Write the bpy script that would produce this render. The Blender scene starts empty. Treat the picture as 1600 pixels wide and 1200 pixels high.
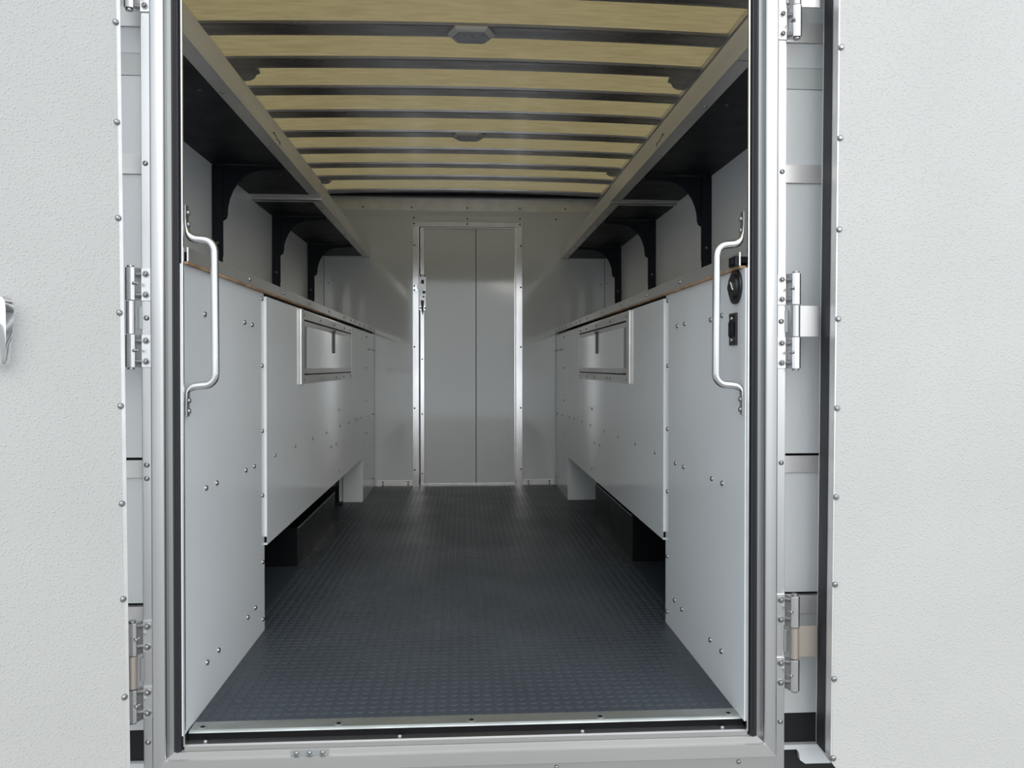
import bpy, bmesh, math, random
from mathutils import Vector, Matrix

random.seed(7)
SC = bpy.context.scene
COL = SC.collection
I = 0.0254                       # everything below is written in inches
EYE = 58.4                       # camera height above the ground
def zc(v): return EYE + v        # height given relative to the eye
FLOOR = zc(-31.4)

# ---------------------------------------------------------------- camera
cam_data = bpy.data.cameras.new('camera')
cam = bpy.data.objects.new('camera', cam_data); COL.objects.link(cam)
cam.location = (0, 0, EYE * I)
cam.rotation_euler = (math.radians(90 - 0.6), 0, -math.atan(75 / 1250))
cam_data.sensor_fit = 'HORIZONTAL'; cam_data.sensor_width = 36
cam_data.lens = 36 * 1250 / 1600
cam_data.shift_y = -14 / 1600
cam_data.clip_start = 0.05
SC.camera = cam

# ---------------------------------------------------------------- sky, exposure
world = bpy.data.worlds.new('overcast_sky'); SC.world = world
world.use_nodes = True
wn = world.node_tree.nodes
bg = wn['Background']
bg.inputs['Color'].default_value = (0.87, 0.94, 1.0, 1)
bg.inputs['Strength'].default_value = 1.0
sun_data = bpy.data.lights.new('veiled_sun', 'SUN')
sun = bpy.data.objects.new('veiled_sun', sun_data); COL.objects.link(sun)
sun_data.energy = 0.9; sun_data.angle = math.radians(50); sun_data.color = (1, 0.95, 0.88)
sun.rotation_euler = (math.radians(62), 0, math.radians(14))
SC.view_settings.view_transform = 'Standard'
SC.view_settings.look = 'None'
SC.view_settings.gamma = 1
SC.view_settings.use_curve_mapping = False
SC.view_settings.exposure = 0.52

# ---------------------------------------------------------------- materials
def mat(name, color, rough=0.5, metal=0.0, bump=None, var=0.0, vscale=6, stretch=None, coat=0.0, spec=0.5):
    m = bpy.data.materials.new(name); m.use_nodes = True
    nt = m.node_tree; p = nt.nodes['Principled BSDF']
    p.inputs['Base Color'].default_value = (*color, 1)
    p.inputs['Roughness'].default_value = rough
    p.inputs['Metallic'].default_value = metal
    p.inputs['Specular IOR Level'].default_value = spec
    if coat:
        p.inputs['Coat Weight'].default_value = coat; p.inputs['Coat Roughness'].default_value = 0.08
    tc = nt.nodes.new('ShaderNodeTexCoord')
    mp = nt.nodes.new('ShaderNodeMapping'); nt.links.new(tc.outputs['Object'], mp.inputs['Vector'])
    if stretch: mp.inputs['Scale'].default_value = stretch
    if var:
        n = nt.nodes.new('ShaderNodeTexNoise'); n.inputs['Scale'].default_value = vscale
        n.inputs['Detail'].default_value = 5
        nt.links.new(mp.outputs['Vector'], n.inputs['Vector'])
        r = nt.nodes.new('ShaderNodeMapRange')
        r.inputs['From Min'].default_value = 0.3; r.inputs['From Max'].default_value = 0.7
        r.inputs['To Min'].default_value = 1 - var; r.inputs['To Max'].default_value = 1 + var
        nt.links.new(n.outputs['Fac'], r.inputs['Value'])
        mx = nt.nodes.new('ShaderNodeMix'); mx.data_type = 'RGBA'; mx.blend_type = 'MULTIPLY'
        mx.inputs['Factor'].default_value = 1
        mx.inputs['A'].default_value = (*color, 1)
        nt.links.new(r.outputs['Result'], mx.inputs['B'])
        nt.links.new(mx.outputs['Result'], p.inputs['Base Color'])
        r2 = nt.nodes.new('ShaderNodeMapRange')
        r2.inputs['From Min'].default_value = 0.3; r2.inputs['From Max'].default_value = 0.7
        r2.inputs['To Min'].default_value = rough * (1 + var); r2.inputs['To Max'].default_value = rough * (1 - var)
        nt.links.new(n.outputs['Fac'], r2.inputs['Value'])
        nt.links.new(r2.outputs['Result'], p.inputs['Roughness'])
    if bump:
        kind, scale, dist, strength = bump
        if kind == 'pebble':
            t = nt.nodes.new('ShaderNodeTexVoronoi'); t.feature = 'SMOOTH_F1'; t.inputs['Scale'].default_value = scale
            t.inputs['Smoothness'].default_value = 0.35
            rr = nt.nodes.new('ShaderNodeMapRange'); rr.interpolation_type = 'SMOOTHSTEP'
            rr.inputs['From Min'].default_value = 0.5; rr.inputs['From Max'].default_value = 0.0
            nt.links.new(t.outputs['Distance'], rr.inputs['Value'])
            t2 = nt.nodes.new('ShaderNodeTexNoise'); t2.inputs['Scale'].default_value = scale * 0.45
            nt.links.new(tc.outputs['Object'], t2.inputs['Vector'])
            mm = nt.nodes.new('ShaderNodeMath'); mm.operation = 'MULTIPLY'
            nt.links.new(rr.outputs['Result'], mm.inputs[0]); nt.links.new(t2.outputs['Fac'], mm.inputs[1]); out2 = mm.outputs['Value']
        else:
            t = nt.nodes.new('ShaderNodeTexNoise'); t.inputs['Scale'].default_value = scale
            t.inputs['Detail'].default_value = 3; out2 = t.outputs['Fac']
        nt.links.new(tc.outputs['Object'] if kind == 'pebble' else mp.outputs['Vector'], t.inputs['Vector'])
        b = nt.nodes.new('ShaderNodeBump'); b.inputs['Distance'].default_value = dist
        b.inputs['Strength'].default_value = strength
        nt.links.new(out2, b.inputs['Height']); nt.links.new(b.outputs['Normal'], p.inputs['Normal'])
    return m

M = {}
M['door_skin'] = mat('pebbled_white_panel', (0.525, 0.525, 0.512), 0.45, bump=('pebble', 190, 0.0018, 0.7), var=0.03, vscale=3)
M['white'] = mat('gloss_white_sheet', (0.83, 0.855, 0.88), 0.12, bump=('noise', 14, 0.0006, 0.10), var=0.015, vscale=2, spec=0.75)
M['bulkhead'] = mat('gloss_grey_white_sheet', (0.78, 0.81, 0.84), 0.07, bump=('noise', 6, 0.001, 0.10), var=0.02, vscale=2, spec=1.0)
M['sidewall'] = mat('grey_white_liner', (0.78, 0.80, 0.83), 0.3, var=0.03, vscale=3)
M['body'] = mat('body_white_paint', (0.74, 0.76, 0.77), 0.25, coat=0.4)
M['band'] = mat('body_pale_grey', (0.62, 0.64, 0.63), 0.25, coat=0.4)
M['alu'] = mat('mill_aluminium', (0.60, 0.60, 0.605), 0.36, 1.0, var=0.10, vscale=14, stretch=(1, 1, 0.12))
M['alu_h'] = mat('mill_aluminium_sill', (0.62, 0.61, 0.60), 0.38, 1.0, var=0.12, vscale=14, stretch=(0.12, 1, 1))
M['alu_in'] = mat('aluminium_angle', (0.78, 0.77, 0.76), 0.38, 0.85, var=0.10, vscale=10, stretch=(1, 0.15, 1))
M['alu_bright'] = mat('bright_aluminium', (0.68, 0.68, 0.68), 0.26, 1.0, var=0.08, vscale=20)
M['recess'] = mat('grey_channel', (0.42, 0.44, 0.44), 0.45, 0.7)
M['alu_pale'] = mat('pale_aluminium', (0.80, 0.79, 0.78), 0.35, 0.55, var=0.08, vscale=12)
M['alu_mirror'] = mat('smooth_aluminium', (0.86, 0.84, 0.83), 0.16, 1.0, var=0.10, vscale=12, stretch=(1, 1, 0.3))
M['flange'] = mat('black_flange', (0.035, 0.039, 0.043), 0.35)
M['chrome'] = mat('chrome', (0.82, 0.82, 0.84), 0.08, 1.0)
M['steel'] = mat('zinc_screw', (0.36, 0.36, 0.37), 0.3, 1.0)
M['dark_steel'] = mat('dark_screw', (0.14, 0.14, 0.15), 0.45, 0.7)
M['bow'] = mat('dark_galvanised_bow', (0.50, 0.49, 0.52), 0.30, 0.8, var=0.18, vscale=9, stretch=(0.5, 3, 1))
M['black'] = mat('black_powder_coat', (0.006, 0.008, 0.013), 0.5, var=0.1, vscale=8, spec=0.25)
M['black_gloss'] = mat('black_plastic', (0.012, 0.012, 0.014), 0.3)
M['box'] = mat('black_wheel_box_paint', (0.005, 0.006, 0.007), 0.35, var=0.1, vscale=8, spec=0.3)
M['seal'] = mat('rubber_seal', (0.016, 0.015, 0.021), 0.5, var=0.1, vscale=10, stretch=(1, 1, 0.1))
M['mat'] = mat('coin_rubber_mat', (0.050, 0.062, 0.078), 0.45, var=0.12, vscale=3)
M['wood'] = mat('rusty_brown_edge', (0.42, 0.27, 0.16), 0.6, var=0.4, vscale=12)
M['lens'] = mat('smoky_lens', (0.42, 0.42, 0.46), 0.25, var=0.2, vscale=30)
M['lamp_rim'] = mat('grey_lamp_rim', (0.72, 0.71, 0.70), 0.45)
M['gasket'] = mat('black_gap', (0.008, 0.008, 0.009), 0.6, spec=0.08)
M['threshold'] = mat('scuffed_threshold', (0.50, 0.53, 0.52), 0.42, 0.9, var=0.22, vscale=16, stretch=(0.4, 1, 1))
M['ink'] = mat('brown_marker_ink', (0.035, 0.025, 0.012), 0.6)
M['ground'] = mat('pale_concrete', (0.30, 0.295, 0.285), 0.9, var=0.15, vscale=3)
M['white_plastic'] = mat('white_plastic', (0.8, 0.8, 0.8), 0.4)
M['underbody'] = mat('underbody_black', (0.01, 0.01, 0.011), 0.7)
M['leaf_reflection'] = mat('aluminium_brown_reflection', (0.42, 0.37, 0.33), 0.5, 0.6)  # aluminium leaf with a brown reflection put into its colour

def fibreglass():
    m = bpy.data.materials.new('translucent_fibreglass'); m.use_nodes = True
    nt = m.node_tree; nt.nodes.clear()
    out = nt.nodes.new('ShaderNodeOutputMaterial')
    tc = nt.nodes.new('ShaderNodeTexCoord'); mp = nt.nodes.new('ShaderNodeMapping')
    mp.inputs['Scale'].default_value = (1.0, 5.0, 1.0)
    nt.links.new(tc.outputs['Object'], mp.inputs['Vector'])
    n = nt.nodes.new('ShaderNodeTexNoise'); n.inputs['Scale'].default_value = 9; n.inputs['Detail'].default_value = 8
    nt.links.new(mp.outputs['Vector'], n.inputs['Vector'])
    cr = nt.nodes.new('ShaderNodeValToRGB')
    cr.color_ramp.elements[0].position = 0.3; cr.color_ramp.elements[0].color = (0.28, 0.220, 0.105, 1)
    cr.color_ramp.elements[1].position = 0.7; cr.color_ramp.elements[1].color = (0.35, 0.280, 0.142, 1)
    nt.links.new(n.outputs['Fac'], cr.inputs['Fac'])
    d = nt.nodes.new('ShaderNodeBsdfDiffuse'); t = nt.nodes.new('ShaderNodeBsdfTranslucent')
    g = nt.nodes.new('ShaderNodeBsdfGlossy'); g.inputs['Roughness'].default_value = 0.2
    nt.links.new(cr.outputs['Color'], d.inputs['Color']); nt.links.new(cr.outputs['Color'], t.inputs['Color'])
    mx = nt.nodes.new('ShaderNodeMixShader'); mx.inputs['Fac'].default_value = 0.62
    nt.links.new(d.outputs['BSDF'], mx.inputs[1]); nt.links.new(t.outputs['BSDF'], mx.inputs[2])
    fr = nt.nodes.new('ShaderNodeFresnel'); fr.inputs['IOR'].default_value = 1.6
    mx2 = nt.nodes.new('ShaderNodeMixShader')
    sc_ = nt.nodes.new('ShaderNodeMath'); sc_.operation = 'MULTIPLY'; sc_.inputs[1].default_value = 1.0
    nt.links.new(fr.outputs['Fac'], sc_.inputs[0]); nt.links.new(sc_.outputs['Value'], mx2.inputs['Fac'])
    nt.links.new(mx.outputs['Shader'], mx2.inputs[1]); nt.links.new(g.outputs['BSDF'], mx2.inputs[2])
    nt.links.new(mx2.outputs['Shader'], out.inputs['Surface'])
    return m
M['roof'] = fibreglass()

# ---------------------------------------------------------------- mesh helpers (inches)
class MB:
    def __init__(self): self.bm = bmesh.new()
    def box(self, x0, x1, y0, y1, z0, z1, bev=0.0):
        b = bmesh.new(); bmesh.ops.create_cube(b, size=1)
        for v in b.verts:
            v.co = Vector(((x0 + x1) / 2 + v.co.x * abs(x1 - x0), (y0 + y1) / 2 + v.co.y * abs(y1 - y0), (z0 + z1) / 2 + v.co.z * abs(z1 - z0)))
        if bev: bmesh.ops.bevel(b, geom=b.edges[:], offset=bev, segments=2, affect='EDGES', profile=0.6)
        return self.add(b)
    def add(self, b):
        me = bpy.data.meshes.new('tmp'); b.to_mesh(me); b.free(); self.bm.from_mesh(me); bpy.data.meshes.remove(me); return self
    def prism(self, pts, axis, a0, a1, bev=0.0):
        """pts are 2-D in the two other axes (in x, y, z order)"""
        b = bmesh.new()
        def P(p, a):
            return {'x': (a, p[0], p[1]), 'y': (p[0], a, p[1]), 'z': (p[0], p[1], a)}[axis]
        v0 = [b.verts.new(P(p, a0)) for p in pts]; v1 = [b.verts.new(P(p, a1)) for p in pts]
        b.faces.new(v0); b.faces.new(v1[::-1])
        n = len(pts)
        for i in range(n): b.faces.new((v0[i], v0[(i + 1) % n], v1[(i + 1) % n], v1[i]))
        bmesh.ops.recalc_face_normals(b, faces=b.faces[:])
        if bev: bmesh.ops.bevel(b, geom=b.edges[:], offset=bev, segments=2, affect='EDGES', profile=0.6)
        return self.add(b)
    def cyl(self, c, axis, r, h, seg=20, r2=None, bev=0.0):
        b = bmesh.new(); seg = max(seg, 24)
        bmesh.ops.create_cone(b, cap_ends=True, segments=seg, radius1=r, radius2=r if r2 is None else r2, depth=h)
        if bev:
            ed = [e for e in b.edges if abs(e.verts[0].co.z - e.verts[1].co.z) < 1e-6]
            bmesh.ops.bevel(b, geom=ed, offset=bev, segments=2, affect='EDGES', profile=0.6)
        rot = {'z': Matrix(), 'x': Matrix.Rotation(math.pi / 2, 4, 'Y'), 'y': Matrix.Rotation(-math.pi / 2, 4, 'X')}[axis]
        bmesh.ops.transform(b, matrix=Matrix.Translation(Vector(c)) @ rot, verts=b.verts[:])
        return self.add(b)
    def ball(self, c, r, s=(1, 1, 1), u=12, v=8):
        b = bmesh.new(); bmesh.ops.create_uvsphere(b, u_segments=u, v_segments=v, radius=r)
        for q in b.verts: q.co = Vector((c[0] + q.co.x * s[0], c[1] + q.co.y * s[1], c[2] + q.co.z * s[2]))
        return self.add(b)
    def tube(self, pts, rad, seg=24, flat=None):
        """round bar through the points; rad a number or one per point; flat = (index -> (su, sv)) squash"""
        b = bmesh.new(); pts = [Vector(p) for p in pts]; n = len(pts); rings = []
        up = Vector((0, 1, 0))
        for i, p in enumerate(pts):
            t = (pts[min(i + 1, n - 1)] - pts[max(i - 1, 0)]).normalized()
            v = (up - t * up.dot(t)).normalized(); u = v.cross(t)
            r = rad[i] if isinstance(rad, (list, tuple)) else rad
            su, sv = flat[i] if flat else (1, 1)
            rings.append([b.verts.new(p + u * (math.cos(a) * r * su) + v * (math.sin(a) * r * sv)) for a in [2 * math.pi * k / seg for k in range(seg)]])
        for a, c in zip(rings, rings[1:]):
            for k in range(seg): b.faces.new((a[k], a[(k + 1) % seg], c[(k + 1) % seg], c[k]))
        b.faces.new(rings[0][::-1]); b.faces.new(rings[-1])
        bmesh.ops.recalc_face_normals(b, faces=b.faces[:])
        return self.add(b)
    def mesh(self, name, material, base=(0, 0, 0), smooth=True, sharp=16.5):
        bmesh.ops.translate(self.bm, vec=-Vector(base), verts=self.bm.verts[:])
        bmesh.ops.scale(self.bm, vec=(I, I, I), verts=self.bm.verts[:])
        if smooth:
            lim = math.radians(sharp); self.bm.normal_update()
            for f_ in self.bm.faces: f_.smooth = True
            for e in self.bm.edges:
                if len(e.link_faces) == 2:
                    an = e.calc_face_angle(0.0); a0, a1 = sorted((e.link_faces[0].calc_area(), e.link_faces[1].calc_area()))
                    e.smooth = not (an > lim or (an > 0.07 and a1 > 5 * a0))
        me = bpy.data.meshes.new(name); self.bm.to_mesh(me); self.bm.free()
        me.materials.append(material)
        if smooth:
            me.update()
        return me
    def build(self, name, material, parent=None, smooth=True, kind=None, label=None, sharp=16.5):
        """parent: an Empty or object carrying ['base'] in BASE"""
        base = BASE.get(parent.name, (0, 0, 0)) if parent else (0, 0, 0)
        o = bpy.data.objects.new(name, self.mesh(name, material, base, smooth, sharp)); COL.objects.link(o)
        if parent: o.parent = parent; BASE[o.name] = base
        if kind: o['kind'] = kind
        if label: o['label'] = label
        return o
BASE = {}
def empty(name, base, label=None, cat=None, group=None, kind=None):
    o = bpy.data.objects.new(name, None); COL.objects.link(o)
    o.location = Vector(base) * I; o.empty_display_size = 0.05
    BASE[o.name] = tuple(base)
    if label: o['label'] = label
    if cat: o['category'] = cat
    if group: o['group'] = group
    if kind: o['kind'] = kind
    return o
def tag(o, label=None, cat=None, group=None, kind=None):
    for k, v in (('label', label), ('category', cat), ('group', group), ('kind', kind)):
        if v: o[k] = v
    return o
def solo(mb, name, material, base, label, cat, group=None, kind=None, smooth=True):
    """a thing that is one mesh, its origin at its own base"""
    o = bpy.data.objects.new(name, mb.mesh(name, material, base, smooth)); COL.objects.link(o)
    o.location = Vector(base) * I; BASE[o.name] = tuple(base)
    return tag(o, label, cat, group, kind)

# screw heads: shared meshes, facing +z locally
def head_mesh(name, r, h, material, washer=0.0, slot=True):
    b = MB()
    if washer: b.cyl((0, 0, 0.03), 'z', washer, 0.06, 16)
    z0 = 0.06 if washer else 0.0
    prof = [(1.0, 0.0), (0.96, 0.45), (0.75, 0.85), (0.45, 1.0)]
    bm_ = bmesh.new(); rings = []
    for f, hh in prof:
        rings.append([bm_.verts.new((r * f * math.cos(2 * math.pi * k / 14), r * f * math.sin(2 * math.pi * k / 14), z0 + h * hh)) for k in range(14)])
    for a, c in zip(rings, rings[1:]):
        for k in range(14): bm_.faces.new((a[k], a[(k + 1) % 14], c[(k + 1) % 14], c[k]))
    if slot:   # recessed socket
        ring = [bm_.verts.new((r * 0.38 * math.cos(2 * math.pi * k / 14), r * 0.38 * math.sin(2 * math.pi * k / 14), z0 + h * 0.45)) for k in range(14)]
        a = rings[-1]
        for k in range(14): bm_.faces.new((a[k], a[(k + 1) % 14], ring[(k + 1) % 14], ring[k]))
        bm_.faces.new(ring)
    else: bm_.faces.new(rings[-1])
    b.add(bm_)
    return b.mesh(name, material, sharp=40)
H = {'pan': head_mesh('screw_head', 0.26, 0.19, M['steel'], slot=False),
     'bolt': head_mesh('bolt_head', 0.21, 0.19, M['steel'], washer=0.30),
     'rivet': head_mesh('rivet_head', 0.22, 0.16, M['steel'], slot=False),
     'dark': head_mesh('dark_head', 0.24, 0.09, M['dark_steel'], slot=False),
     'button': head_mesh('button_head', 0.23, 0.17, M['steel'])}
ROT = {'+x': (0, math.pi / 2, 0), '-x': (0, -math.pi / 2, 0), '-y': (math.pi / 2, 0, 0), '+y': (-math.pi / 2, 0, 0), '+z': (0, 0, 0), '-z': (math.pi, 0, 0)}
def screw(kind, pos, face, parent, name='screw'):
    o = bpy.data.objects.new(name, H[kind]); COL.objects.link(o)
    o.parent = parent; o.location = (Vector(pos) - Vector(BASE[parent.name])) * I
    o.rotation_euler = ROT[face]; BASE[o.name] = BASE[parent.name]
    return o

XL, XR = -23.8, 24.75            # aisle faces of the cabinets
JL, JR = -23.65, 24.95           # door opening
WALL = 12.7                      # depth of the cabinets
BACK = 212.0                     # bulkhead
SIDE = {-1: 'left', 1: 'right'}
def X(s, d): return XL - d if s < 0 else XR + d
def J(s, d): return JL - d if s < 0 else JR + d
def INW(s): return '+x' if s < 0 else '-x'

# ================================================================ structure
# ground
g = MB().box(-400, 400, -500, 420, -6, 0)
tag(g.build('ground', M['ground']), kind='structure')

# floor with its raised coins
fl = empty('floor', (0.4, 140, FLOOR), kind='structure')
fm = MB(); fm.box(X(-1, WALL), X(1, WALL), 73.7, BACK, FLOOR - 1.5, FLOOR); fm.box(J(-1, 0.9), J(1, 0.9), 71.5, 73.7, FLOOR - 1.5, FLOOR)
fm.build('rubber_mat', M['mat'], fl)
def coins():
    vs, fs = [], []
    n = 14; P = 1.06; r0, r1, h = 0.46, 0.38, 0.06
    cs = [(math.cos(2 * math.pi * k / n), math.sin(2 * math.pi * k / n)) for k in range(n)]
    nx = int((XR - XL + 6) / P); ny = int((BACK - 72.2) / P)
    for j in range(ny):
        y = 72.2 + j * P
        for i in range(nx):
            x = XL - 2.6 + i * P
            d = max(XL - x, x - XR)
            if y < 97.5 and d > -0.35: continue
            if y > 186 and d > -0.35: continue
            if 126 < y < 165.5 and d > 0.35: continue
            if d > 2: continue
            b = len(vs)
            for c, s_ in cs: vs.append(((x + r0 * c) * I, (y + r0 * s_) * I, FLOOR * I))
            for c, s_ in cs: vs.append(((x + r1 * c) * I, (y + r1 * s_) * I, (FLOOR + h) * I))
            for k in range(n): fs.append((b + k, b + (k + 1) % n, b + n + (k + 1) % n, b + n + k))
            fs.append(tuple(range(b + n, b + 2 * n)))
    me = bpy.data.meshes.new('coin_studs'); me.from_pydata(vs, [], fs); me.materials.append(M['mat'])
    me.transform(Matrix.Translation(-Vector(BASE['floor']) * I))
    o = bpy.data.objects.new('coin_studs', me); COL.objects.link(o); o.parent = fl; o['kind'] = 'stuff'
coins()

# side walls (liner above the cabinets, skin down to the floor)
for s in (-1, 1):
    w = MB().box(X(s, WALL), X(s, WALL + 0.8), 73.4, BACK + 0.5, FLOOR - 3, zc(45.4))
    tag(w.build('wall_' + SIDE[s], M['sidewall']), kind='structure')

# front bulkhead
wf = empty('wall_front', (0.4, BACK, FLOOR), kind='structure')
MB().box(X(-1, WALL), -12.2, BACK, BACK + 1, FLOOR - 3, zc(46.4)).build('sheet', M['bulkhead'], wf)
MB().box(14.2, X(1, WALL), BACK, BACK + 1, FLOOR - 3, zc(46.4)).build('sheet', M['bulkhead'], wf)
MB().box(-12.2, 14.2, BACK, BACK + 1, zc(37.0), zc(46.4)).build('sheet', M['bulkhead'], wf)
hs = MB().box(-35.5, 36.5, BACK - 0.14, BACK - 0.01, zc(41.05), zc(44.3), 0.04).build('header_strip', M['alu_pale'], wf)
for x in (-26.4, -13.7, 0.9, 14.8, 26.9): screw('dark', (x, BACK - 0.14, zc(41.85)), '-y', hs)
for x, z in ((-13.2, 39.2), (0.9, 39.05), (14.8, 39.2), (24.5, 39.1)): screw('dark', (x, BACK, zc(z)), '-y', wf)
for x0, x1 in ((-22.9, -13.5), (15.5, 23.9)):
    b = MB().box(x0, x1, BACK - 0.2, BACK - 0.01, FLOOR, FLOOR + 1.45, 0.04).build('base_strip', M['alu_pale'], wf)
    for x in (x0 + 1.6, x1 - 1.2): screw('dark', (x, BACK - 0.2, FLOOR + 0.95), '-y', b); screw('dark', (x, BACK - 0.2, FLOOR + 0.3), '-y', b)
for s, xs in ((-1, -35.4), (1, 36.4)): screw('rivet', (xs, BACK, zc(21.9)), '-y', wf)
# bulkhead door frame
tr = empty('trim_1', (1, BACK, FLOOR), kind='structure')
for x0, x1, xs in ((-13.5, -11.85, -13.0), (13.75, 15.5, 15.05)):
    b = MB().box(x0, x1, BACK - 0.35, BACK + 0.2, FLOOR, zc(36.8), 0.06).build('stile', M['alu_mirror'], tr)
    for z in (31.9, 21.0, 5.2, -10.95, -27.2): screw('dark', (xs, BACK - 0.35, zc(z)), '-y', b)
b = MB().box(-13.6, 15.5, BACK - 0.35, BACK + 0.2, zc(36.85), zc(38.1), 0.06).build('head_rail', M['alu_pale'], tr)
for x in (-13.1, 0.9, 14.8): screw('dark', (x, BACK - 0.35, zc(37.6)), '-y', b)
MB().box(-11.85, 13.75, BACK + 0.5, BACK + 0.9, FLOOR, zc(37)).build('gasket', M['gasket'], tr)
# bulkhead sliding door: two sheets with a joint
dr = empty('door_1', (1, BACK, FLOOR), kind='structure')
MB().box(-10.4, 3.12, BACK - 0.05, BACK + 0.4, zc(-31.0), zc(36.45), 0.05).build('door_sheet', M['bulkhead'], dr)
MB().box(3.27, 13.6, BACK - 0.05, BACK + 0.4, zc(-31.0), zc(36.45), 0.05).build('door_sheet', M['bulkhead'], dr)
e1 = MB().box(-11.5, -10.42, BACK - 0.15, BACK + 0.4, zc(-31.2), zc(36.5), 0.06).build('edge_rail', M['alu_mirror'], dr)
MB().box(13.3, 13.62, BACK - 0.12, BACK + 0.4, zc(-31.2), zc(36.5), 0.04).build('edge_rail', M['alu_mirror'], dr)
MB().box(-11.5, 13.6, BACK - 0.2, BACK - 0.06, FLOOR, FLOOR + 0.55, 0.03).build('bottom_rail', M['alu_bright'], dr)
MB().box(-11.4, 13.6, BACK - 0.25, BACK + 0.3, zc(36.42), zc(36.78), 0.03).build('top_rail', M['alu_h'], dr)
for z in (2.0, -12.5, -28.2): screw('rivet', (-11.0, BACK - 0.15, zc(z)), '-y', e1)
la = MB().box(-11.75, -9.95, BACK - 0.5, BACK - 0.1, zc(14.9), zc(24.2), 0.05).build('latch', M['alu_bright'], dr)
MB().box(-11.8, -9.9, BACK - 0.75, BACK - 0.5, zc(22.9), zc(24.3), 0.05).build('strike_block', M['chrome'], la)
MB().box(-11.7, -10.05, BACK - 0.75, BACK - 0.5, zc(14.8), zc(16.0), 0.05).build('strike_block', M['chrome'], la)
MB().cyl((-11.35, BACK - 0.65, zc(20.9)), 'y', 1.0, 0.3, 20, bev=0.05).build('rotor', M['alu_bright'], la)
MB().box(-11.25, -10.45, BACK - 0.72, BACK - 0.5, zc(21.8), zc(22.8), 0.1).build('pawl', M['black_gloss'], la)
MB().box(-10.9, -10.1, BACK - 0.72, BACK - 0.5, zc(19.2), zc(19.9), 0.1).build('pawl', M['black_gloss'], la)
MB().prism([(-11.3, zc(17.4)), (-10.5, zc(17.4)), (-10.6, zc(14.6)), (-10.8, zc(13.5)), (-11.1, zc(14.6))], 'y', BACK - 0.95, BACK - 0.55, 0.05).build('release_lever', M['black_gloss'], la)
for x, z in ((-11.4, 23.9), (-10.3, 23.9), (-11.4, 15.4), (-10.2, 15.4), (-10.6, 18.4)): screw('dark', (x, BACK - 0.75, zc(z)), '-y', la)
kp = MB().box(-13.4, -12.0, BACK - 0.55, BACK - 0.3, zc(19.7), zc(21.6), 0.05).build('keeper', M['chrome'], la)
for z in (20.1, 21.2): screw('dark', (-13.0, BACK - 0.55, zc(z)), '-y', kp)

# ceiling: translucent skin on arched bows
ce = empty('ceiling', (0.5, 140, zc(44)), kind='structure')
XC = 0.5; HW = 37.0
def arch(x): return 0.65 * (1 - ((x - XC) / HW) ** 2)
NX = 28
xs_ = [XC - HW + 2 * HW * i / NX for i in range(NX + 1)]
b = bmesh.new(); prev = None
for x in xs_:
    row = [b.verts.new((x, y, zc(45.1) + arch(x))) for y in (69.0, BACK + 1)]
    if prev: b.faces.new((prev[0], prev[1], row[1], row[0]))
    prev = row
MB().add(b).build('roof_skin', M['roof'], ce)
def bow_mesh():
    b = bmesh.new(); prof = [(-4.5, 0.42), (-4.42, 0.05), (-4.25, -0.02), (-1.15, -0.02), (-1.0, 0.03), (-0.85, 0.2), (0.0, 0.3), (0.05, 0.45)]; prev = None
    for x in xs_:
        row = [b.verts.new((x - XC, y, arch(x) + z)) for y, z in prof]
        if prev:
            for k in range(len(prof) - 1): b.faces.new((prev[k], prev[k + 1], row[k + 1], row[k]))
        prev = row
    bmesh.ops.recalc_face_normals(b, faces=b.faces[:])
    for f in b.faces: pass
    m = MB(); m.add(b); return m.mesh('roof_bow', M['bow'])
bm_bow = bow_mesh()
for y in (74.8, 87.0, 99.2, 111.5, 123.5, 135.7, 147.8, 160.1, 172.3, 184.4, 196.2, 210.9):
    o = bpy.data.objects.new('roof_bow', bm_bow); COL.objects.link(o); o.parent = ce
    o.location = ((XC - 0.5) * I, (y - 140) * I, (zc(44.65) - zc(44)) * I)
for s, y0 in ((-1, 123.6), (1, 123.6), (-1, 196.4), (1, 184.6)):      # sealant-smeared gussets at the bow ends
    cx_ = XC + s * 34.2; sgn = -s
    k = 1.0 if y0 < 150 else 0.6
    pts = [(cx_ - sgn * 2, y0 - 2.4), (cx_ + sgn * 1.0 * k, y0 - 2.4), (cx_ + sgn * 2.8 * k, y0 + 0.2), (cx_ + sgn * 2.6 * k, y0 + 1.4 * k), (cx_ + sgn * 1.9 * k, y0 + 2.0 * k), (cx_ + sgn * 1.2 * k, y0 + 3.6 * k), (cx_ + sgn * 0.2, y0 + 4.6 * k), (cx_ - sgn * 2, y0 + 4.9 * k)]
    MB().prism(pts[::1], 'z', zc(44.8), zc(45.2), 0.08).build('roof_gusset', M['bow'], ce)
for s in (-1, 1):
    MB().box(XC + s * 35.2, XC + s * 37.6, 70, BACK, zc(44.4), zc(45.4), 0.1).build('roof_rail', M['alu_in'], ce)
# header beam between roof and bulkhead
MB().box(-35, 36, BACK - 2.0, BACK - 0.2, zc(44.6), zc(46.6), 0.1).build('end_bow', M['black'], ce)

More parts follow.
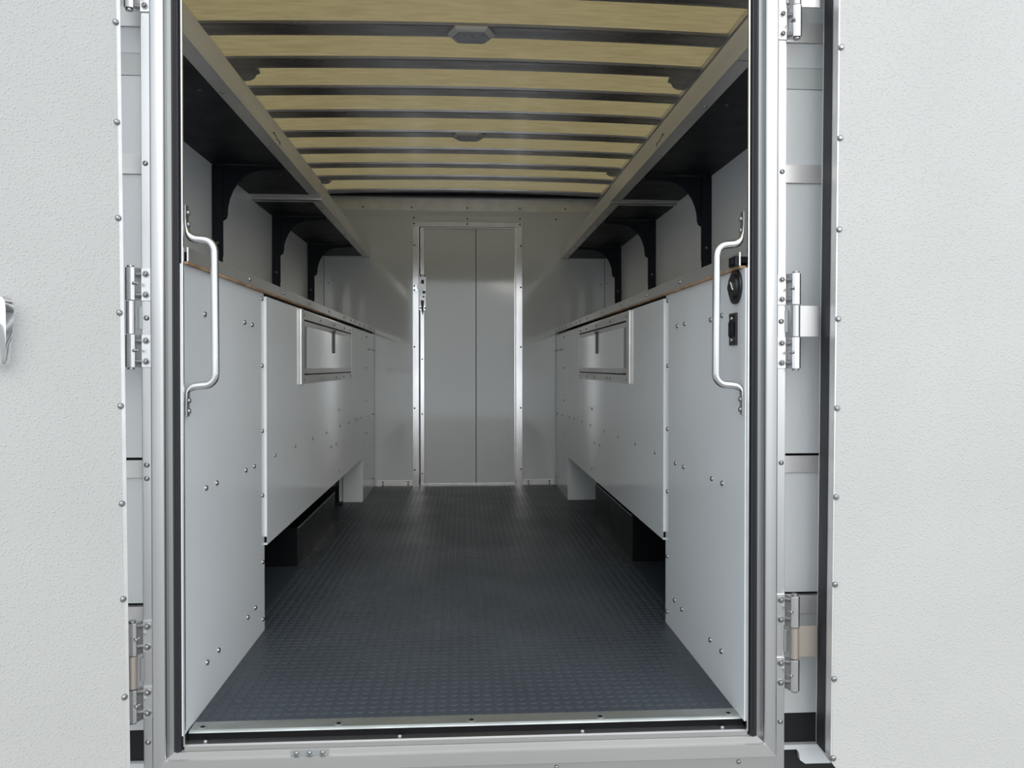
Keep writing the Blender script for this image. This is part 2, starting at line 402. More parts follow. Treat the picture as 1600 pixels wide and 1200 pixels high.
# rear wall behind the open doors: white and greyer sheets, pale raised strips, joints
for s in (-1, 1):
    w = empty('wall_rear_' + SIDE[s], (X(s, 12), 73, FLOOR), kind='structure')
    segs = [(31.84, 44.0, 'body', 0), (27.75, 30.07, 'body', 0), (25.79, 27.75, 'band', 0.05), (18.78, 25.79, 'body', 0), (-8.12, 17.06, 'body', 0), (-21.12, -9.9, 'body', 0), (-25.1, -23.12, 'band', 0), (-32.5, -25.1, 'body', 0)]
    for z0, z1, m_, dy in segs:
        MB().box(J(s, 1.6), X(s, 24), 73 - dy, 73.6, zc(z0) + 0.02, zc(z1) - 0.02, 0.03).build('sheet', M[m_], w)
    for z0, z1 in ((30.07, 31.84), (17.06, 18.78), (-9.9, -8.33), (-23.12, -21.4)):
        MB().box(J(s, 1.6), X(s, 24), 72.8, 73.6, zc(z0), zc(z1), 0.05).build('pale_strip', M['alu_pale'], w)  # pale strips standing slightly proud of the sheets
    MB().box(J(s, 1.6), X(s, 24), 73.55, 73.8, zc(-33), zc(44.0)).build('backing', M['gasket'], w)
hd = MB().box(X(-1, 24), X(1, 24), 70, 73.6, zc(37.6), zc(46.3), 0.1)
tag(hd.build('wall_rear_header', M['body']), kind='structure')

# door opening: jambs
ZT = 37.5
def frame_profile(s, d0, d1, y_in, y_out, r):
    a, b_ = J(s, d0), J(s, d1); q = 1 if b_ > a else -1
    return [(a, y_in), (a, y_out + r), (a + q * r * 0.3, y_out + r * 0.3), (a + q * r, y_out), ((a + b_) / 2, y_out - 0.05), (b_ - q * r, y_out), (b_ - q * r * 0.3, y_out + r * 0.3), (b_, y_out + r), (b_, y_in)]
for n, s in ((2, -1), (3, 1)):
    t = empty('trim_%d' % n, (J(s, 2), 70, FLOOR), kind='structure')
    m_ = MB().prism(frame_profile(s, 1.5, 2.7, 72.9, 68.95, 0.16), 'z', zc(-36.5), zc(ZT))
    for v in m_.bm.verts:                      # mitred foot
        if v.co.z < zc(-30): v.co.z = zc(-33.3) - (abs(v.co.x - J(s, 0)) - 1.5)
    m_.build('jamb_extrusion', M['alu'], t, sharp=60)
    m_ = MB().box(J(s, 1.0), J(s, 1.55), 69.75, 71.4, zc(-36), zc(ZT))
    for v in m_.bm.verts:
        if v.co.z < zc(-30): v.co.z = zc(-32.75) - (abs(v.co.x - J(s, 0)) - 1.0)
    m_.build('recess_channel', M['recess'], t)
    # ribbed bulb seal
    q = -1 if s < 0 else 1
    pr = []
    for k in range(17):
        u = k / 16
        y = 69.45 - 0.42 * math.sin(math.pi * u) ** 0.6 + 0.05 * math.cos(2 * math.pi * u * 3)
        pr.append((J(s, 0.2 + 0.84 * u), y))
    pr += [(J(s, 1.04), 69.85), (J(s, 0.2), 69.85)]
    MB().prism(pr, 'z', zc(-32.7), zc(ZT), 0.0).build('door_seal', M['seal'], t)
    MB().box(J(s, -0.06), J(s, 0.07), 68.9, 69.18, zc(-32.2), zc(ZT), 0.02).build('inner_trim', M['alu_bright'], t)
    f = MB().box(J(s, 2.6), J(s, 3.78), 70.0, 72.9, zc(-36.5), zc(ZT), 0.05).build('hinge_flange', M['alu'], t)
    for z in (17.4, -8.6, -31.9) if s > 0 else (17.3, -8.4, -9.55, -32.2): screw('button', (J(s, 3.4), 70.0, zc(z)), '-y', f)
# head of the opening
t = empty('trim_4', (0.6, 70, zc(37.5)), kind='structure')
MB().box(J(-1, 3.5), J(1, 3.5), 68.95, 72.9, zc(37.4), zc(39.2), 0.1).build('head_extrusion', M['alu_h'], t)
# sill: threshold, nosing, gap seal, ledge, lower channel
t = empty('trim_5', (0.6, 70, FLOOR), kind='structure')
th = MB().prism([(71.75, FLOOR - 1), (71.75, FLOOR + 0.07), (70.25, FLOOR + 0.05), (70.05, FLOOR - 0.06), (70.0, FLOOR - 0.14), (70.35, FLOOR - 0.2), (70.35, FLOOR - 1)], 'x', J(-1, 0), J(1, 0)).build('threshold', M['threshold'], t, sharp=50)
ring = MB()
for x in (-22.7, -11.0, 0.65, 12.15, 23.85):
    rg = MB(); rg.cyl((x, 70.75, FLOOR + 0.07), 'z', 0.42, 0.04, 20, r2=0.36).build('screw_dimple', M['threshold'], th)
    MB().cyl((x, 70.75, FLOOR + 0.095), 'z', 0.2, 0.012, 14).build('screw_hole', M['gasket'], th)
MB().box(J(-1, 0), J(1, 0), 70.05, 71, FLOOR - 1.2, FLOOR - 0.15).build('gap_seal', M['gasket'], t)
ls = MB().prism([(70.6, zc(-33)), (70.6, zc(-32.12)), (69.25, zc(-32.14)), (69.1, zc(-32.25)), (69.1, zc(-32.62)), (70, zc(-33))], 'x', J(-1, 0.05), J(1, 0.05)).build('strip', M['alu_h'], t)
for x in (-22.15, -5.6, 10.4, 22.95): screw('rivet', (x, 69.75, zc(-32.13)), '+z', ls)
def mitre(m_, z0, e0):
    for v in m_.bm.verts:
        sd = -1 if v.co.x < 0 else 1
        v.co.x = J(sd, e0 + max(0.0, z0 - v.co.z))
    return m_
mitre(MB().prism([(72, zc(-32.6)), (69.3, zc(-32.6)), (69.05, zc(-32.75)), (69.0, zc(-33.25)), (72, zc(-33.25))], 'x', -20, 20), zc(-32.75), 1.0).build('ledge', M['alu_h'], t)
mitre(MB().prism([(72, zc(-33.2)), (69.1, zc(-33.18)), (68.75, zc(-33.33)), (68.7, zc(-34.4)), (68.85, zc(-34.5)), (72, zc(-34.5))], 'x', -20, 20), zc(-33.3), 1.5).build('lower_channel', M['alu_h'], t)
MB().box(J(-1, 2.6), J(1, 2.6), 69.6, 72, zc(-37), zc(-34.5), 0.03).build('sill_flange', M['alu_h'], t)
dp = MB().box(-14.8, -11.6, 68.92, 69.02, zc(-33.22), zc(-32.75), 0.02).build('drain_plate', M['recess'], t)
for x in (-14.3, -13.2, -12.1): screw('rivet', (x, 68.92, zc(-33.0)), '-y', dp)
for x in (-13.7, 8.1, 24.4): screw('rivet', (x, 69.6, zc(-35.2)), '-y', t)

# rear doors, swung open: 2 = left (half way), 3 = right (flat open)
def rear_door(n, s, P, alpha, tilt, screws, thick=2.5, width=27.0, z0=-34.6):
    """local x runs away from the hinge, local y is the face normal (times gs)"""
    gs = 1 if s < 0 else -1
    r = empty('door_%d' % n, (P[0], P[1], FLOOR), kind='structure')
    ang = math.pi + alpha if s < 0 else -alpha
    r.rotation_euler = (0, math.radians(tilt) * (-1 if s < 0 else 1), ang)
    # tilt is applied before the yaw: lean about the local y axis so the top moves away from the opening
    r.rotation_mode = 'XYZ'
    r.rotation_euler = (0, -math.radians(tilt) * -1, ang)
    base = BASE[r.name]
    BASE[r.name] = (0, 0, 0)
    H0, H1 = zc(z0) - FLOOR, zc(40.5) - FLOOR
    c = 1.4
    def outline(x0, x1, a, b_, rr):
        pts = []
        for k in range(8):
            t_ = math.pi + math.pi / 2 * k / 7
            pts.append((x0 + rr + rr * math.cos(t_), a + rr + rr * math.sin(t_)))
        return pts + [(x1, a), (x1, b_), (x0, b_)]
    ya, yb = (-thick * gs, 0.0)
    iw = 0.34 if s < 0 else 0.14
    MB().prism(outline(0, width, H0, H1, 1.5), 'y', -gs * thick, 0.0, 0.03).build('edge_channel', M['alu_pale'], r)
    MB().prism(outline(iw, width - 0.4, H0 + iw, H1 - 0.4, 1.4), 'y', -gs * 0.1, gs * 0.03).build('panel', M['door_skin'], r)
    MB().box(-0.06, 0.3, -gs * (thick - 0.3), -gs * 1.12, H0 + 1.2, H1 - 0.5, 0.04).build('edge_seal', M['seal'], r)
    for z in screws: screw('pan', (iw + 0.08, gs * 0.03, z + EYE - FLOOR), '+y' if gs > 0 else '-y', r)
    BASE[r.name] = (0, 0, 0)
    return r, gs
SL = (36.3, 28.31, 20.14, 12.26, 4.46, -3.25, -11.35, -19.31, -27.51)
SR = (35.2, 27.4, 19.64, 11.8, 4.12, -3.58, -11.25, -18.82, -27.02, -33.9)
dl, gl = rear_door(2, -1, (-27.95, 68.5), math.radians(45), 0.45, SL, z0=-35.6)
drr, gr = rear_door(3, 1, (31.7, 67.2), math.radians(2.0), 0.4, SR, z0=-35.2, thick=3.2)
# interior lever handle of the left door (local door coordinates)
hz = zc(2.95) - FLOOR
lv = MB()
b = bmesh.new(); rings = []
sec = [(-0.85, 0.10), (-0.93, 0.4), (-0.88, 0.66), (-0.78, 0.76), (-0.06, 1.12), (0.1, 1.15), (0.5, 1.1), (0.78, 0.85), (0.88, 0.3), (0.8, 0.1), (0.0, 0.04)]
for z, w, hgt in [(3.14, 0.30, 0.45), (3.05, 0.62, 0.72), (2.8, 0.84, 0.9), (2.4, 0.95, 0.98), (1.9, 1.0, 1.0), (0.6, 0.88, 0.95), (-1.0, 0.66, 0.82), (-2.1, 0.54, 0.74), (-2.5, 0.5, 0.7), (-2.66, 0.42, 0.62), (-2.74, 0.28, 0.5)]:
    rings.append([b.verts.new((9.3 + w * p * 0.9 - 0.02 * (3 - z), 0.7 + hgt * q * 1.05, hz + z * 0.87 - 0.4)) for p, q in sec])
NS = len(sec)
for a, c in zip(rings, rings[1:]):
    for j in range(NS): b.faces.new((a[j], a[(j + 1) % NS], c[(j + 1) % NS], c[j]))
b.faces.new(rings[0]); b.faces.new(rings[-1])
bmesh.ops.recalc_face_normals(b, faces=b.faces[:])
lv.add(b)
lv.cyl((9.4, 0.4, hz + 1.3), 'y', 0.55, 0.9, 20, bev=0.05)
lever = lv.build('lever', M['chrome'], dl, label='polished chrome lever pointing down', sharp=30)
MB().cyl((9.4, 0.1, hz + 1.3), 'y', 0.85, 0.16, 24, bev=0.05).build('rose', M['chrome'], lever)

# ================================================================ things
# side cabinets
near_scr = [(75.1, 4.8), (88.5, 4.8), (91.6, 4.7), (75.3, -11.2), (78.5, -11.2), (88.8, -11.3), (92.3, -11.3), (75.4, -27.4), (78.9, -27.5), (89.4, -27.6), (92.6, -27.5),
            (96.0, 8.0), (96.0, 0.1), (96.0, -7.6), (96.0, -15.2), (96.0, -23.1), (96.0, -29.9)]
mid_scr = [(101.0, -11.0), (112.8, -11.0), (125.7, -11.1), (138.2, -11.3), (143.3, -14.2), (148.8, -14.3), (153.4, -11.3), (164.9, -11.4), (151.8, -8.1), (151.7, -19.5)]
mid2_scr = [(176.5, -11.5), (184.5, -11.7)]
end_scr = [(198.0, -12.1), (194.3, -8.2), (194.2, -16.0), (194.1, -23.7), (194.4, -0.3), (198.3, 4.2), (202.2, 4.3), (208.5, 4.2), (210.6, 4.3), (207.3, -12.2), (210, -12.3), (207, -28.8), (210.2, -29.1), (194.3, 7.2)]
for s in (-1, 1):
    lab = 'white steel side cabinet along the left wall, plain near panel' if s < 0 else 'white steel side cabinet along the right wall, with black dial'
    cb = empty('side_cabinet', (X(s, 6), 140, FLOOR), lab, 'cabinet', 'side cabinets facing the aisle')
    f = INW(s)
    near = MB().box(X(s, 0), X(s, 0.14), 69.2, 96.9, FLOOR, zc(8.72)).build('panel', M['white'], cb)
    for y, z in near_scr:
        if s > 0 and z == 4.8 and y < 80: y, z = 75.5, 4.9
        screw('pan', (X(s, 0), y, zc(z)), f, near)
    if s > 0: screw('pan', (X(s, 0), 79.0, zc(4.7)), f, near)
    mid = MB().box(X(s, -0.3), X(s, 0.1), 96.95, 169.9, zc(-21.3), zc(8.35), 0.02).build('panel', M['white'], cb)
    MB().box(X(s, -0.28), X(s, 0), 96.85, 96.96, zc(-21.0), zc(-20.3)).build('drain_slot', M['gasket'], mid)
    mid2 = MB().box(X(s, -0.3), X(s, 0.1), 170.0, 187.5, zc(-21.3), zc(8.35), 0.02).build('panel', M['white'], cb)
    endp = MB().box(X(s, -0.3), X(s, 0.1), 187.56, BACK - 0.25, FLOOR, zc(8.35), 0.02).build('panel', M['white'], cb)
    for y, z in mid_scr: screw('rivet', (X(s, -0.3), y, zc(z)), f, mid)
    for y, z in mid2_scr: screw('rivet', (X(s, -0.3), y, zc(z)), f, mid2)
    for y, z in end_scr: screw('rivet', (X(s, -0.3), y, zc(z)), f, endp)
    MB().box(X(s, 0.35), X(s, 0.6), 97, BACK - 0.3, zc(7.6), zc(8.7)).build('top_rail', M['gasket'], cb)  # coloured black to paint the shadow line between lip and panel
    MB().box(X(s, -0.34), X(s, -0.05), BACK - 0.75, BACK - 0.22, FLOOR, zc(8.3)).build('corner_bead', M['recess'], cb)
    # end post of the wheel recess, closing the box towards the bulkhead
    if s < 0:
        a = X(s, -0.25)
        def curve(w): return [(X(s, w), FLOOR), (X(s, w), zc(-25.6)), (X(s, w + 0.25), zc(-24.6)), (X(s, w + 0.8), zc(-23.4)), (X(s, w + 1.5), zc(-22.5)), (X(s, w + 2.6), zc(-21.6))]
        MB().prism([(a, FLOOR)] + curve(4.2) + [(a, zc(-21.0))], 'y', 187.2, 187.5).build('end_post', M['white'], cb)
        MB().prism([(a, FLOOR)] + curve(5.3) + [(a, zc(-21.0))], 'y', 188.4, 188.8).build('arch_liner', M['sidewall'], cb)
        MB().box(X(s, 3.6), X(s, 6.0), 182.5, 183.6, FLOOR, FLOOR + 0.5, 0.05).build('foot', M['black'], cb)
    else:
        MB().box(X(s, -0.25), X(s, WALL - 0.1), 187.2, 187.5, FLOOR, zc(-21.0)).build('end_post', M['white'], cb)
    MB().box(X(s, WALL - 0.3), X(s, WALL - 0.05), 97, 187, FLOOR, zc(8)).build('recess_shade', M['underbody'], cb)  # black sheet, paints the darkness inside the wheel recess
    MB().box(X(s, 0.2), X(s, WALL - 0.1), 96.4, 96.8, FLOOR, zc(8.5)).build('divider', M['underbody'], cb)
    # hatch with aluminium frame, seal gap and flush panel
    px = -0.3
    hf = MB()
    hf.box(X(s, px - 0.14), X(s, px), 116.9, 168.5, zc(6.95), zc(8.15), 0.03)
    hf.box(X(s, px - 0.14), X(s, px), 117.0, 168.8, zc(-2.5), zc(-1.25), 0.03)
    hf.box(X(s, px - 0.34), X(s, px), 115.9, 117.3, zc(-2.55), zc(8.3), 0.06)
    hf.box(X(s, px - 0.22), X(s, px), 117.55, 118.5, zc(-2.5), zc(7.0), 0.05)
    hf.box(X(s, px - 0.10), X(s, px), 168.3, 168.8, zc(-2.5), zc(8.1), 0.02)
    hfo = hf.build('hatch_frame', M['alu_in'], cb)
    MB().box(X(s, px - 0.05), X(s, px), 118.3, 168.4, zc(-1.26), zc(6.96)).build('hatch_gap', M['gasket'], hfo)  # black sheet: seal gap on top, painted shadow line along the bottom
    MB().box(X(s, px - 0.09), X(s, px), 119.4, 168.2, zc(5.95), zc(6.7), 0.02).build('hatch_edge', M['alu_in'], hfo)
    MB().box(X(s, px - 0.09), X(s, px), 119.0, 168.2, zc(-1.05), zc(-0.25), 0.02).build('hatch_edge', M['alu_in'], hfo)
    MB().box(X(s, px - 0.08), X(s, px), 119.0, 121.2, zc(-1.05), zc(6.72), 0.02).build('hatch_edge', M['recess'], hfo)
    MB().box(X(s, px - 0.10), X(s, px), 121.2, 168.1, zc(-0.25), zc(5.95), 0.02).build('hatch_panel', M['white'], hfo)
    pl = MB(); pl.box(X(s, px - 0.35), X(s, px - 0.08), 144.9, 146.0, zc(2.4), zc(6.4), 0.06); pl.box(X(s, px - 0.5), X(s, px - 0.3), 145.0, 145.9, zc(6.0), zc(6.5), 0.06)
    pl.build('pull_handle', M['black_gloss'], hfo)
    screw('button', (X(s, px - 0.2), 119.6, zc(-0.85)), f, hfo)
    for y in (118.5, 132, 146, 158, 166): screw('rivet', (X(s, px - 0.14), y, zc(7.5)), f, hfo)
    for y in (118.4, 132, 135, 148, 157, 166.5): screw('rivet', (X(s, px - 0.14), y, zc(-1.9)), f, hfo)

    # worktop with front lip
    wt = empty('worktop', (X(s, 6), 140, zc(9.6)), 'shelf-like worktop with aluminium front lip on the %s cabinet' % SIDE[s], 'worktop', 'worktops over the side cabinets')
    lip = MB().box(X(s, -0.42), X(s, -0.28), 69.6, BACK - 0.2, zc(8.95), zc(10.15), 0.03).build('front_lip', M['alu_in'], wt)
    MB().box(X(s, -0.3), X(s, WALL - 0.1), 73.7, BACK - 0.2, zc(9.75), zc(10.0)).build('top', M['alu_in'], wt)
    MB().box(X(s, -0.3), X(s, 0.5), 69.6, BACK - 0.2, zc(9.2), zc(9.75)).build('core', M['gasket'], wt)
    MB().prism([(69.6, zc(8.95)), (69.6, zc(8.73)), (110, zc(8.74)), (140, zc(8.8)), (165, zc(8.94))], 'x', X(s, -0.38), X(s, 0.2)).build('brown_edge', M['wood'], wt, label='rusty brown core edge under the lip')
    for y in (89.1, 105.7, 123, 140.3, 157.6, 167, 172.7, 180.8, 190, 197.1, 203, 210.2): screw('rivet', (X(s, -0.42), y, zc(9.55)), f, lip)

    # wheel boxes
    wb = empty('wheel_box', (X(s, 7), 146, FLOOR), 'black boxed wheel housing under the %s side cabinet' % SIDE[s], 'wheel housing', 'wheel housings on the floor')
    HB = 6.1 if s < 0 else 7.4
    MB().box(X(s, 2.3), X(s, WALL - 0.35), 127.3, 163.5, FLOOR, FLOOR + HB, 0.08).build('housing', M['box'], wb)
    MB().box(X(s, 2.22), X(s, 2.36), 127.6, 163.5, FLOOR + HB - 0.2, FLOOR + HB + 0.05, 0.04).build('edge_highlight', M['recess'], wb)  # grey strip, paints the light caught along the black box's edge
    fg = MB().box(X(s, 0.7), X(s, 2.35), 127.3, 165, FLOOR, FLOOR + 0.12, 0.03).build('floor_flange', M['flange'], wb)
    for y in (131, 138, 146, 154, 161): screw('dark', (X(s, 1.2), y, FLOOR + 0.12), '+z', fg); screw('dark', (X(s, 1.8), y + 1.5, FLOOR + 0.12), '+z', fg)

# black fittings on the right near cabinet panel
ds = empty('isolator_dial', (XR, 71.4, zc(5.6)), 'round black switch dial with white pointer on the right cabinet panel', 'switch')
MB().cyl((XR - 0.14, 71.45, zc(7.25)), 'x', 1.58, 0.26, 40, bev=0.08).build('plate', M['black_gloss'], ds)
MB().cyl((XR - 0.35, 71.45, zc(7.25)), 'x', 1.05, 0.3, 32, r2=1.2, bev=0.05).build('ring', M['black_gloss'], ds)
kn = MB().box(XR - 0.62, XR - 0.4, 70.6, 72.3, zc(6.95), zc(7.5), 0.1).build('knob', M['black_gloss'], ds)
MB().prism([(71.15, zc(7.6)), (71.4, zc(7.7)), (70.9, zc(7.05)), (70.6, zc(6.9))], 'x', XR - 0.68, XR - 0.6).build('pointer', M['white_plastic'], kn, label='white pointer mark')
sp = empty('switch_panel', (XR, 72, zc(1.9)), 'narrow black switch plate below the round dial', 'switch')
MB().box(XR - 0.2, XR, 71.15, 73.0, zc(1.95), zc(4.9), 0.06).build('plate', M['black_gloss'], sp)
MB().box(XR - 0.38, XR - 0.18, 71.55, 72.7, zc(2.75), zc(4.1), 0.08).build('rocker', M['black'], sp)
screw('rivet', (XR - 0.2, 72.2, zc(4.4)), '-x', sp); screw('rivet', (XR - 0.2, 72.2, zc(2.45)), '-x', sp)
ck = MB(); ck.box(XR - 0.75, XR - 0.42, 69.75, 71.5, zc(8.95), zc(9.85), 0.08); ck.box(XR - 0.9, XR - 0.7, 70.1, 70.7, zc(9.1), zc(9.7), 0.06); ck.box(XR - 0.42, XR - 0.2, 70.0, 71.2, zc(9.0), zc(9.8))
solo(ck, 'cable_clip', M['black'], (XR - 0.5, 70.5, zc(8.95)), 'small black clip on the lip just above the round dial', 'clip')

# overhead shelves: two trays a side
TR = {-1: ((74.0, 139.8, 29.25), (140.2, 211.2, 28.62)), 1: ((74.0, 138.4, 28.75), (138.8, 211.2, 28.45))}
for s in (-1, 1):
    for i, (y0, y1, zb) in enumerate(TR[s]):
        lab = ('near' if i == 0 else 'far') + ' aluminium edged black overhead shelf on the ' + SIDE[s] + ' wall'
        sh = empty('overhead_shelf', (X(s, 6.8), (y0 + y1) / 2, zc(zb)), lab, 'shelf', 'overhead shelves under the roof')
        d0 = 0.75; zt = zb + 2.65
        fr = MB().prism([(X(s, d0), zc(zb)), (X(s, d0 + 1.7), zc(zb)), (X(s, d0 + 1.7), zc(zb + 0.12)), (X(s, d0 + 0.12), zc(zb + 0.12)), (X(s, d0 + 0.12), zc(zt - 0.1)), (X(s, d0 + 0.5), zc(zt - 0.1)), (X(s, d0 + 0.5), zc(zt)), (X(s, d0), zc(zt))], 'y', 70.7 if i == 0 else y0, y1).build('front_rail', M['alu_in'], sh)
        for ya, yb in ((y0, y0 + 1.2), (y1 - 1.2, y1)):
            e = MB(); yv = (ya, ya + 0.12) if ya == y0 else (yb - 0.12, yb)
            e.box(X(s, d0 + 0.1), X(s, WALL - 0.05), yv[0], yv[1], zc(zb), zc(zb + 1.1)); e.box(X(s, d0 + 1.65), X(s, WALL - 0.05), ya, yb, zc(zb), zc(zb + 0.12))
            e.build('end_lip', M['alu_in'], sh)
        MB().box(X(s, d0 + 0.13), X(s, WALL - 0.02), y0 + 0.13, y1 - 0.13, zc(zb + 0.13), zc(zb + 0.33)).build('shelf_board', M['black'], sh)
        for y in ((87.3, 107.5, 124.6, 136.5) if i == 0 else (147, 160, 175, 190, 203, 209)): screw('rivet', (X(s, d0 + 1.15), y, zc(zb)), '-z', fr)
        for y in ((87.0, 124.5) if i == 0 else (160, 195)):
            for d in (4.2, 10.0): screw('dark', (X(s, d), y, zc(zb + 0.13)), '-z', sh)
    # pen marks on the near rail
    mk = MB(); y = 105.0 if s < 0 else 101.0; zz = 30.0 if s < 0 else 29.55
    for (ya, za, yb, zb2) in ((y, zz + 0.25, y + 2.0, zz + 0.2), (y + 1.9, zz + 0.3, y + 2.1, zz - 0.15), (y + 2.2, zz + 0.05, y + 4.2, zz), (y + 3.6, zz - 0.1, y + 4.0, zz - 0.35), (y + 0.6, zz + 0.4, y + 1.1, zz + 0.36)):
        mk.prism([(ya, zc(za)), (yb, zc(zb2)), (yb, zc(zb2 - 0.11)), (ya, zc(za - 0.11))], 'x', X(s, 0.72), X(s, 0.76))
    rl = [o for o in bpy.data.objects if o.name.startswith('front_rail') and o.parent and o.parent['label'].startswith('near') and SIDE[s] in o.parent['label']][0]
    mk.build('pen_mark', M['ink'], rl)

# shelf brackets: posts on the wall with scalloped gussets
for s in (-1, 1):
    ys = (118.6, 155.0, 189.8) if s < 0 else (119.3, 154.5, 189.0)
    for i, y in enumerate(ys):
        zb = (TR[s][0] if y < 139 else TR[s][1])[2] - 0.02
        lab = '%s black scalloped shelf bracket on the %s wall' % (('nearest', 'middle', 'farthest')[i], SIDE[s])
        br = empty('shelf_bracket', (X(s, WALL), y, zc(10)), lab, 'bracket', 'black brackets holding the overhead shelves')
        D = lambda w: X(s, WALL - w)
        MB().prism([(D(0.03), y), (D(1.55), y), (D(1.55), y + 0.15), (D(0.2), y + 0.15), (D(0.2), y + 2.2), (D(0.03), y + 2.2)], 'z', zc(10.02), zc(zb)).build('post', M['black'], br)
        pts = [(D(0.05), zc(16)), (D(1.56), zc(16)), (D(1.56), zc(21.2)), (D(2.05), zc(21.5))]
        R = 5.2
        for k in range(9):
            a = math.pi / 2 * k / 8
            pts.append((D(2.2 + R * (1 - math.cos(a)) * 0.95), zc(22.0 + (zb - 0.7 - 22.0) * math.sin(a))))
        pts += [(D(10.2), zc(zb - 0.55)), (D(10.2), zc(zb)), (D(0.05), zc(zb))]
        MB().prism(pts, 'y', y + 0.16, y + 0.36).build('gusset', M['black'], br)
        for z in (12, 18): screw('dark', (D(0.8), y, zc(z)), '-y', br)

# side wall rivets near the bulkhead corner
for s in (-1, 1):
    w = bpy.data.objects['wall_' + SIDE[s]]; BASE[w.name] = (0, 0, 0)
    screw('rivet', (X(s, WALL), 207.5, zc(21.7)), INW(s), w)
    MB().box(X(s, WALL - 0.06), X(s, WALL + 0.02), BACK - 1.0, BACK, zc(10), zc(44)).build('corner_bead', M['recess'], w)

# grab handles at the opening
def arc_path(s):
    x = lambda d: JL + d if s < 0 else XR - d
    p = [(0.10, 13.7), (0.10, 12.6), (0.14, 11.9)]
    for k in range(1, 6):
        a = math.pi / 2 * k / 5; p.append((0.18 + 0.75 * (1 - math.cos(a)), 11.6 - 0.75 * math.sin(a) + 0.0))
    p.append((1.35, 10.82))
    for k in range(1, 7):
        a = math.pi / 2 * k / 6; p.append((1.45 + 0.95 * math.sin(a), 10.8 - 1.0 * (1 - math.cos(a))))
    p += [(2.42, 6.0), (2.44, 2.0)]
    for k in range(0, 7):
        a = math.pi / 2 * k / 6; p.append((2.44 - 0.95 * (1 - math.cos(a)), -0.65 - 0.95 * math.sin(a)))
    p.append((1.2, -1.62))
    for k in range(1, 6):
        a = math.pi / 2 * k / 5; p.append((0.95 - 0.8 * math.sin(a), -1.65 - 0.55 * (1 - math.cos(a))))
    p += [(0.12, -3.0), (0.12, -4.25)]
    return [(x(d), 69.75, zc(z)) for d, z in p]
for s in (-1, 1):
    path = arc_path(s); n = len(path)
    gh = empty('grab_handle', (J(s, 0), 69.75, zc(-4.2)), 'bent aluminium grab handle on the %s side of the door opening' % SIDE[s], 'handle', 'grab handles at the door opening')
    flat = []
    for i in range(n):
        k = min(i, n - 1 - i)
        flat.append({0: (0.28, 1.25), 1: (0.28, 1.25), 2: (0.34, 1.2), 3: (0.6, 1.1), 4: (0.85, 1.0)}.get(k, (1, 1)))
    MB().tube(path, 0.34, 24, flat).build('bar', M['alu_bright'], gh, sharp=40)
    for z in (13.1, 12.1, -2.9, -3.8): screw('button', (JL + 0.2 if s < 0 else XR - 0.2, 69.85, zc(z)), INW(s), gh)

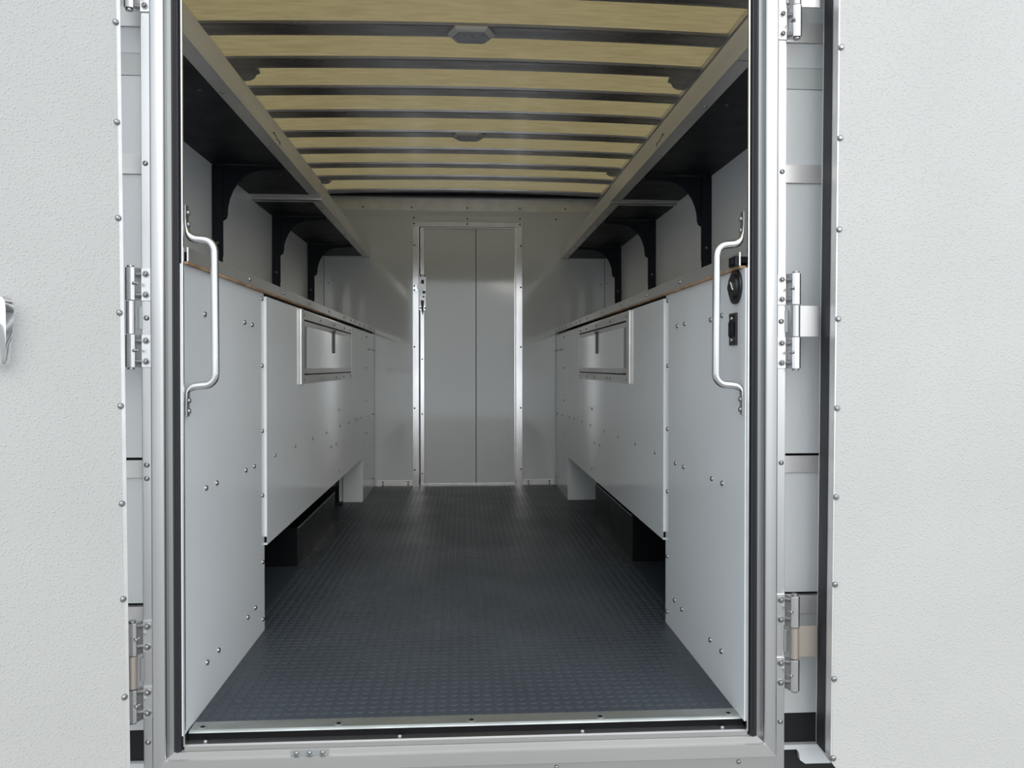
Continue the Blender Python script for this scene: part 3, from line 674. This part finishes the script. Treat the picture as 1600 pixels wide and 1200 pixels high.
# hinges
HZ = {-1: ((34.3, 'top'), (4.15, 'middle'), (-25.9, 'bottom')), 1: ((33.3, 'top'), (4.05, 'middle'), (-24.6, 'bottom'))}
for s in (-1, 1):
    for hz_, nm in HZ[s]:
        hg = empty('door_hinge', (J(s, 4.4), 69.4, zc(hz_)), '%s aluminium hinge of the %s rear door' % (nm, SIDE[s]), 'hinge', 'aluminium hinges of the rear doors')
        L = 8.5; z0 = hz_ - L / 2
        c = (J(s, 4.42), 69.35)
        for k in range(3):
            za, zb = z0 + k * L / 3 + 0.04, z0 + (k + 1) * L / 3 - 0.04
            if k != 1:
                q = 1 if s > 0 else -1
                y0 = 69.85
                pr = [(J(s, 2.85), 69.98), (J(s, 2.85), y0), (J(s, 3.7), y0), (J(s, 3.85), y0 - 0.25), (J(s, 4.0), y0 - 0.75), (J(s, 4.2), y0 - 0.88)]
                pr += [(J(s, 4.6), y0 - 0.88), (J(s, 4.78), y0 - 0.72), (J(s, 4.82), y0 - 0.4), (J(s, 4.75), y0 - 0.1), (J(s, 4.3), y0 + 0.1), (J(s, 3.7), 69.98)]
                kk = MB().prism(pr, 'z', zc(za), zc(zb), 0.02).build('knuckle', M['alu_bright'], hg, sharp=50)
                zm = (za + zb) / 2
                for dz in (0.88, -0.88): screw('bolt', (J(s, 3.36), y0, zc(zm + dz)), '-y', kk, 'bolt')
                nip = MB(); nip.cyl((J(s, 3.92), y0 - 0.72, zc(zm + 0.05)), 'y', 0.13, 0.4, 10); nip.ball((J(s, 3.92), y0 - 0.95, zc(zm + 0.05)), 0.15)
                nip.build('grease_nipple', M['steel'], kk, sharp=40)
            else:
                m_ = MB(); m_.cyl((c[0], c[1] + 0.05, zc((za + zb) / 2)), 'z', 0.40, zb - za, 20)
                if s > 0: m_.box(c[0] - 0.05, c[0] + 2.25, 69.68, 69.84, zc(za), zc(zb), 0.02)
                m_.build('middle_knuckle', M['alu'] if nm != 'bottom' else M['leaf_reflection'], hg)
                sl = MB().box(J(s, 3.7), J(s, 4.05), 69.9, 70.3, zc(za + 0.4), zc(zb - 0.4), 0.03).build('slot_plate', M['recess'], hg)
                if nm == 'middle': screw('button', (J(s, 3.36), 69.99, zc((za + zb) / 2)), '-y', hg, 'bolt')
        pin = MB()
        for zz in (z0 - 0.06, z0 + L + 0.06): pin.cyl((c[0], c[1] + 0.03, zc(zz)), 'z', 0.3, 0.16, 16, bev=0.03)
        pin.build('pin', M['steel'], hg)

# dome lights on the bows
for (x, y, lab) in ((1.0, 109.2, 'long grey dome light with scuffed lens on the nearer roof bow'), (0.9, 157.3, 'long grey dome light on the farther roof bow')):
    zt = zc(45.25)
    dm = empty('dome_light', (x, y, zt), lab, 'ceiling light', 'dome lights on the roof bows')
    w, l, c = 3.25, 2.35, 1.15
    def octo(k): return [(x - w * k, y), (x - (w - c) * k, y - l * k), (x + (w - c) * k, y - l * k), (x + w * k, y), (x + (w - c) * k, y + l * k), (x - (w - c) * k, y + l * k)]
    b = bmesh.new(); rings = []
    for k, z in ((1.0, zt), (1.0, zt - 0.25), (0.93, zt - 0.45), (0.8, zt - 0.62), (0.77, zt - 0.55)):
        rings.append([b.verts.new((px_, py_, z)) for px_, py_ in octo(k)])
    for a, c2 in zip(rings, rings[1:]):
        for k in range(6): b.faces.new((a[k], a[(k + 1) % 6], c2[(k + 1) % 6], c2[k]))
    b.faces.new(rings[0]); b.faces.new(rings[-1])
    bmesh.ops.recalc_face_normals(b, faces=b.faces[:])
    MB().add(b).build('housing', M['lamp_rim'], dm, smooth=False)
    MB().prism(octo(0.75), 'z', zt - 0.72, zt - 0.5, 0.05).build('lens', M['lens'], dm)

# bumper below the rear doors
bp = empty('rear_bumper', (0.5, 74, zc(-42)), 'black step bumper with white brackets below the door sill', 'bumper')
MB().box(X(-1, 24), X(1, 24), 73.2, 80, zc(-40), zc(-32.6), 0.2).build('beam', M['underbody'], bp)
for s in (-1, 1):
    MB().box(J(s, 2), X(s, 22), 72.6, 73.2, zc(-35.75), zc(-35.3), 0.05).build('bracket_flange', M['body'], bp)
    MB().prism([(J(s, 6.0), zc(-35.7)), (J(s, 6.3), zc(-36.1)), (J(s, 6.4), zc(-36.8)), (J(s, 6.9), zc(-37.15)), (J(s, 20), zc(-37.2)), (J(s, 20), zc(-35.7))], 'y', 72.7, 73.15).build('bracket_plate', M['body'], bp)
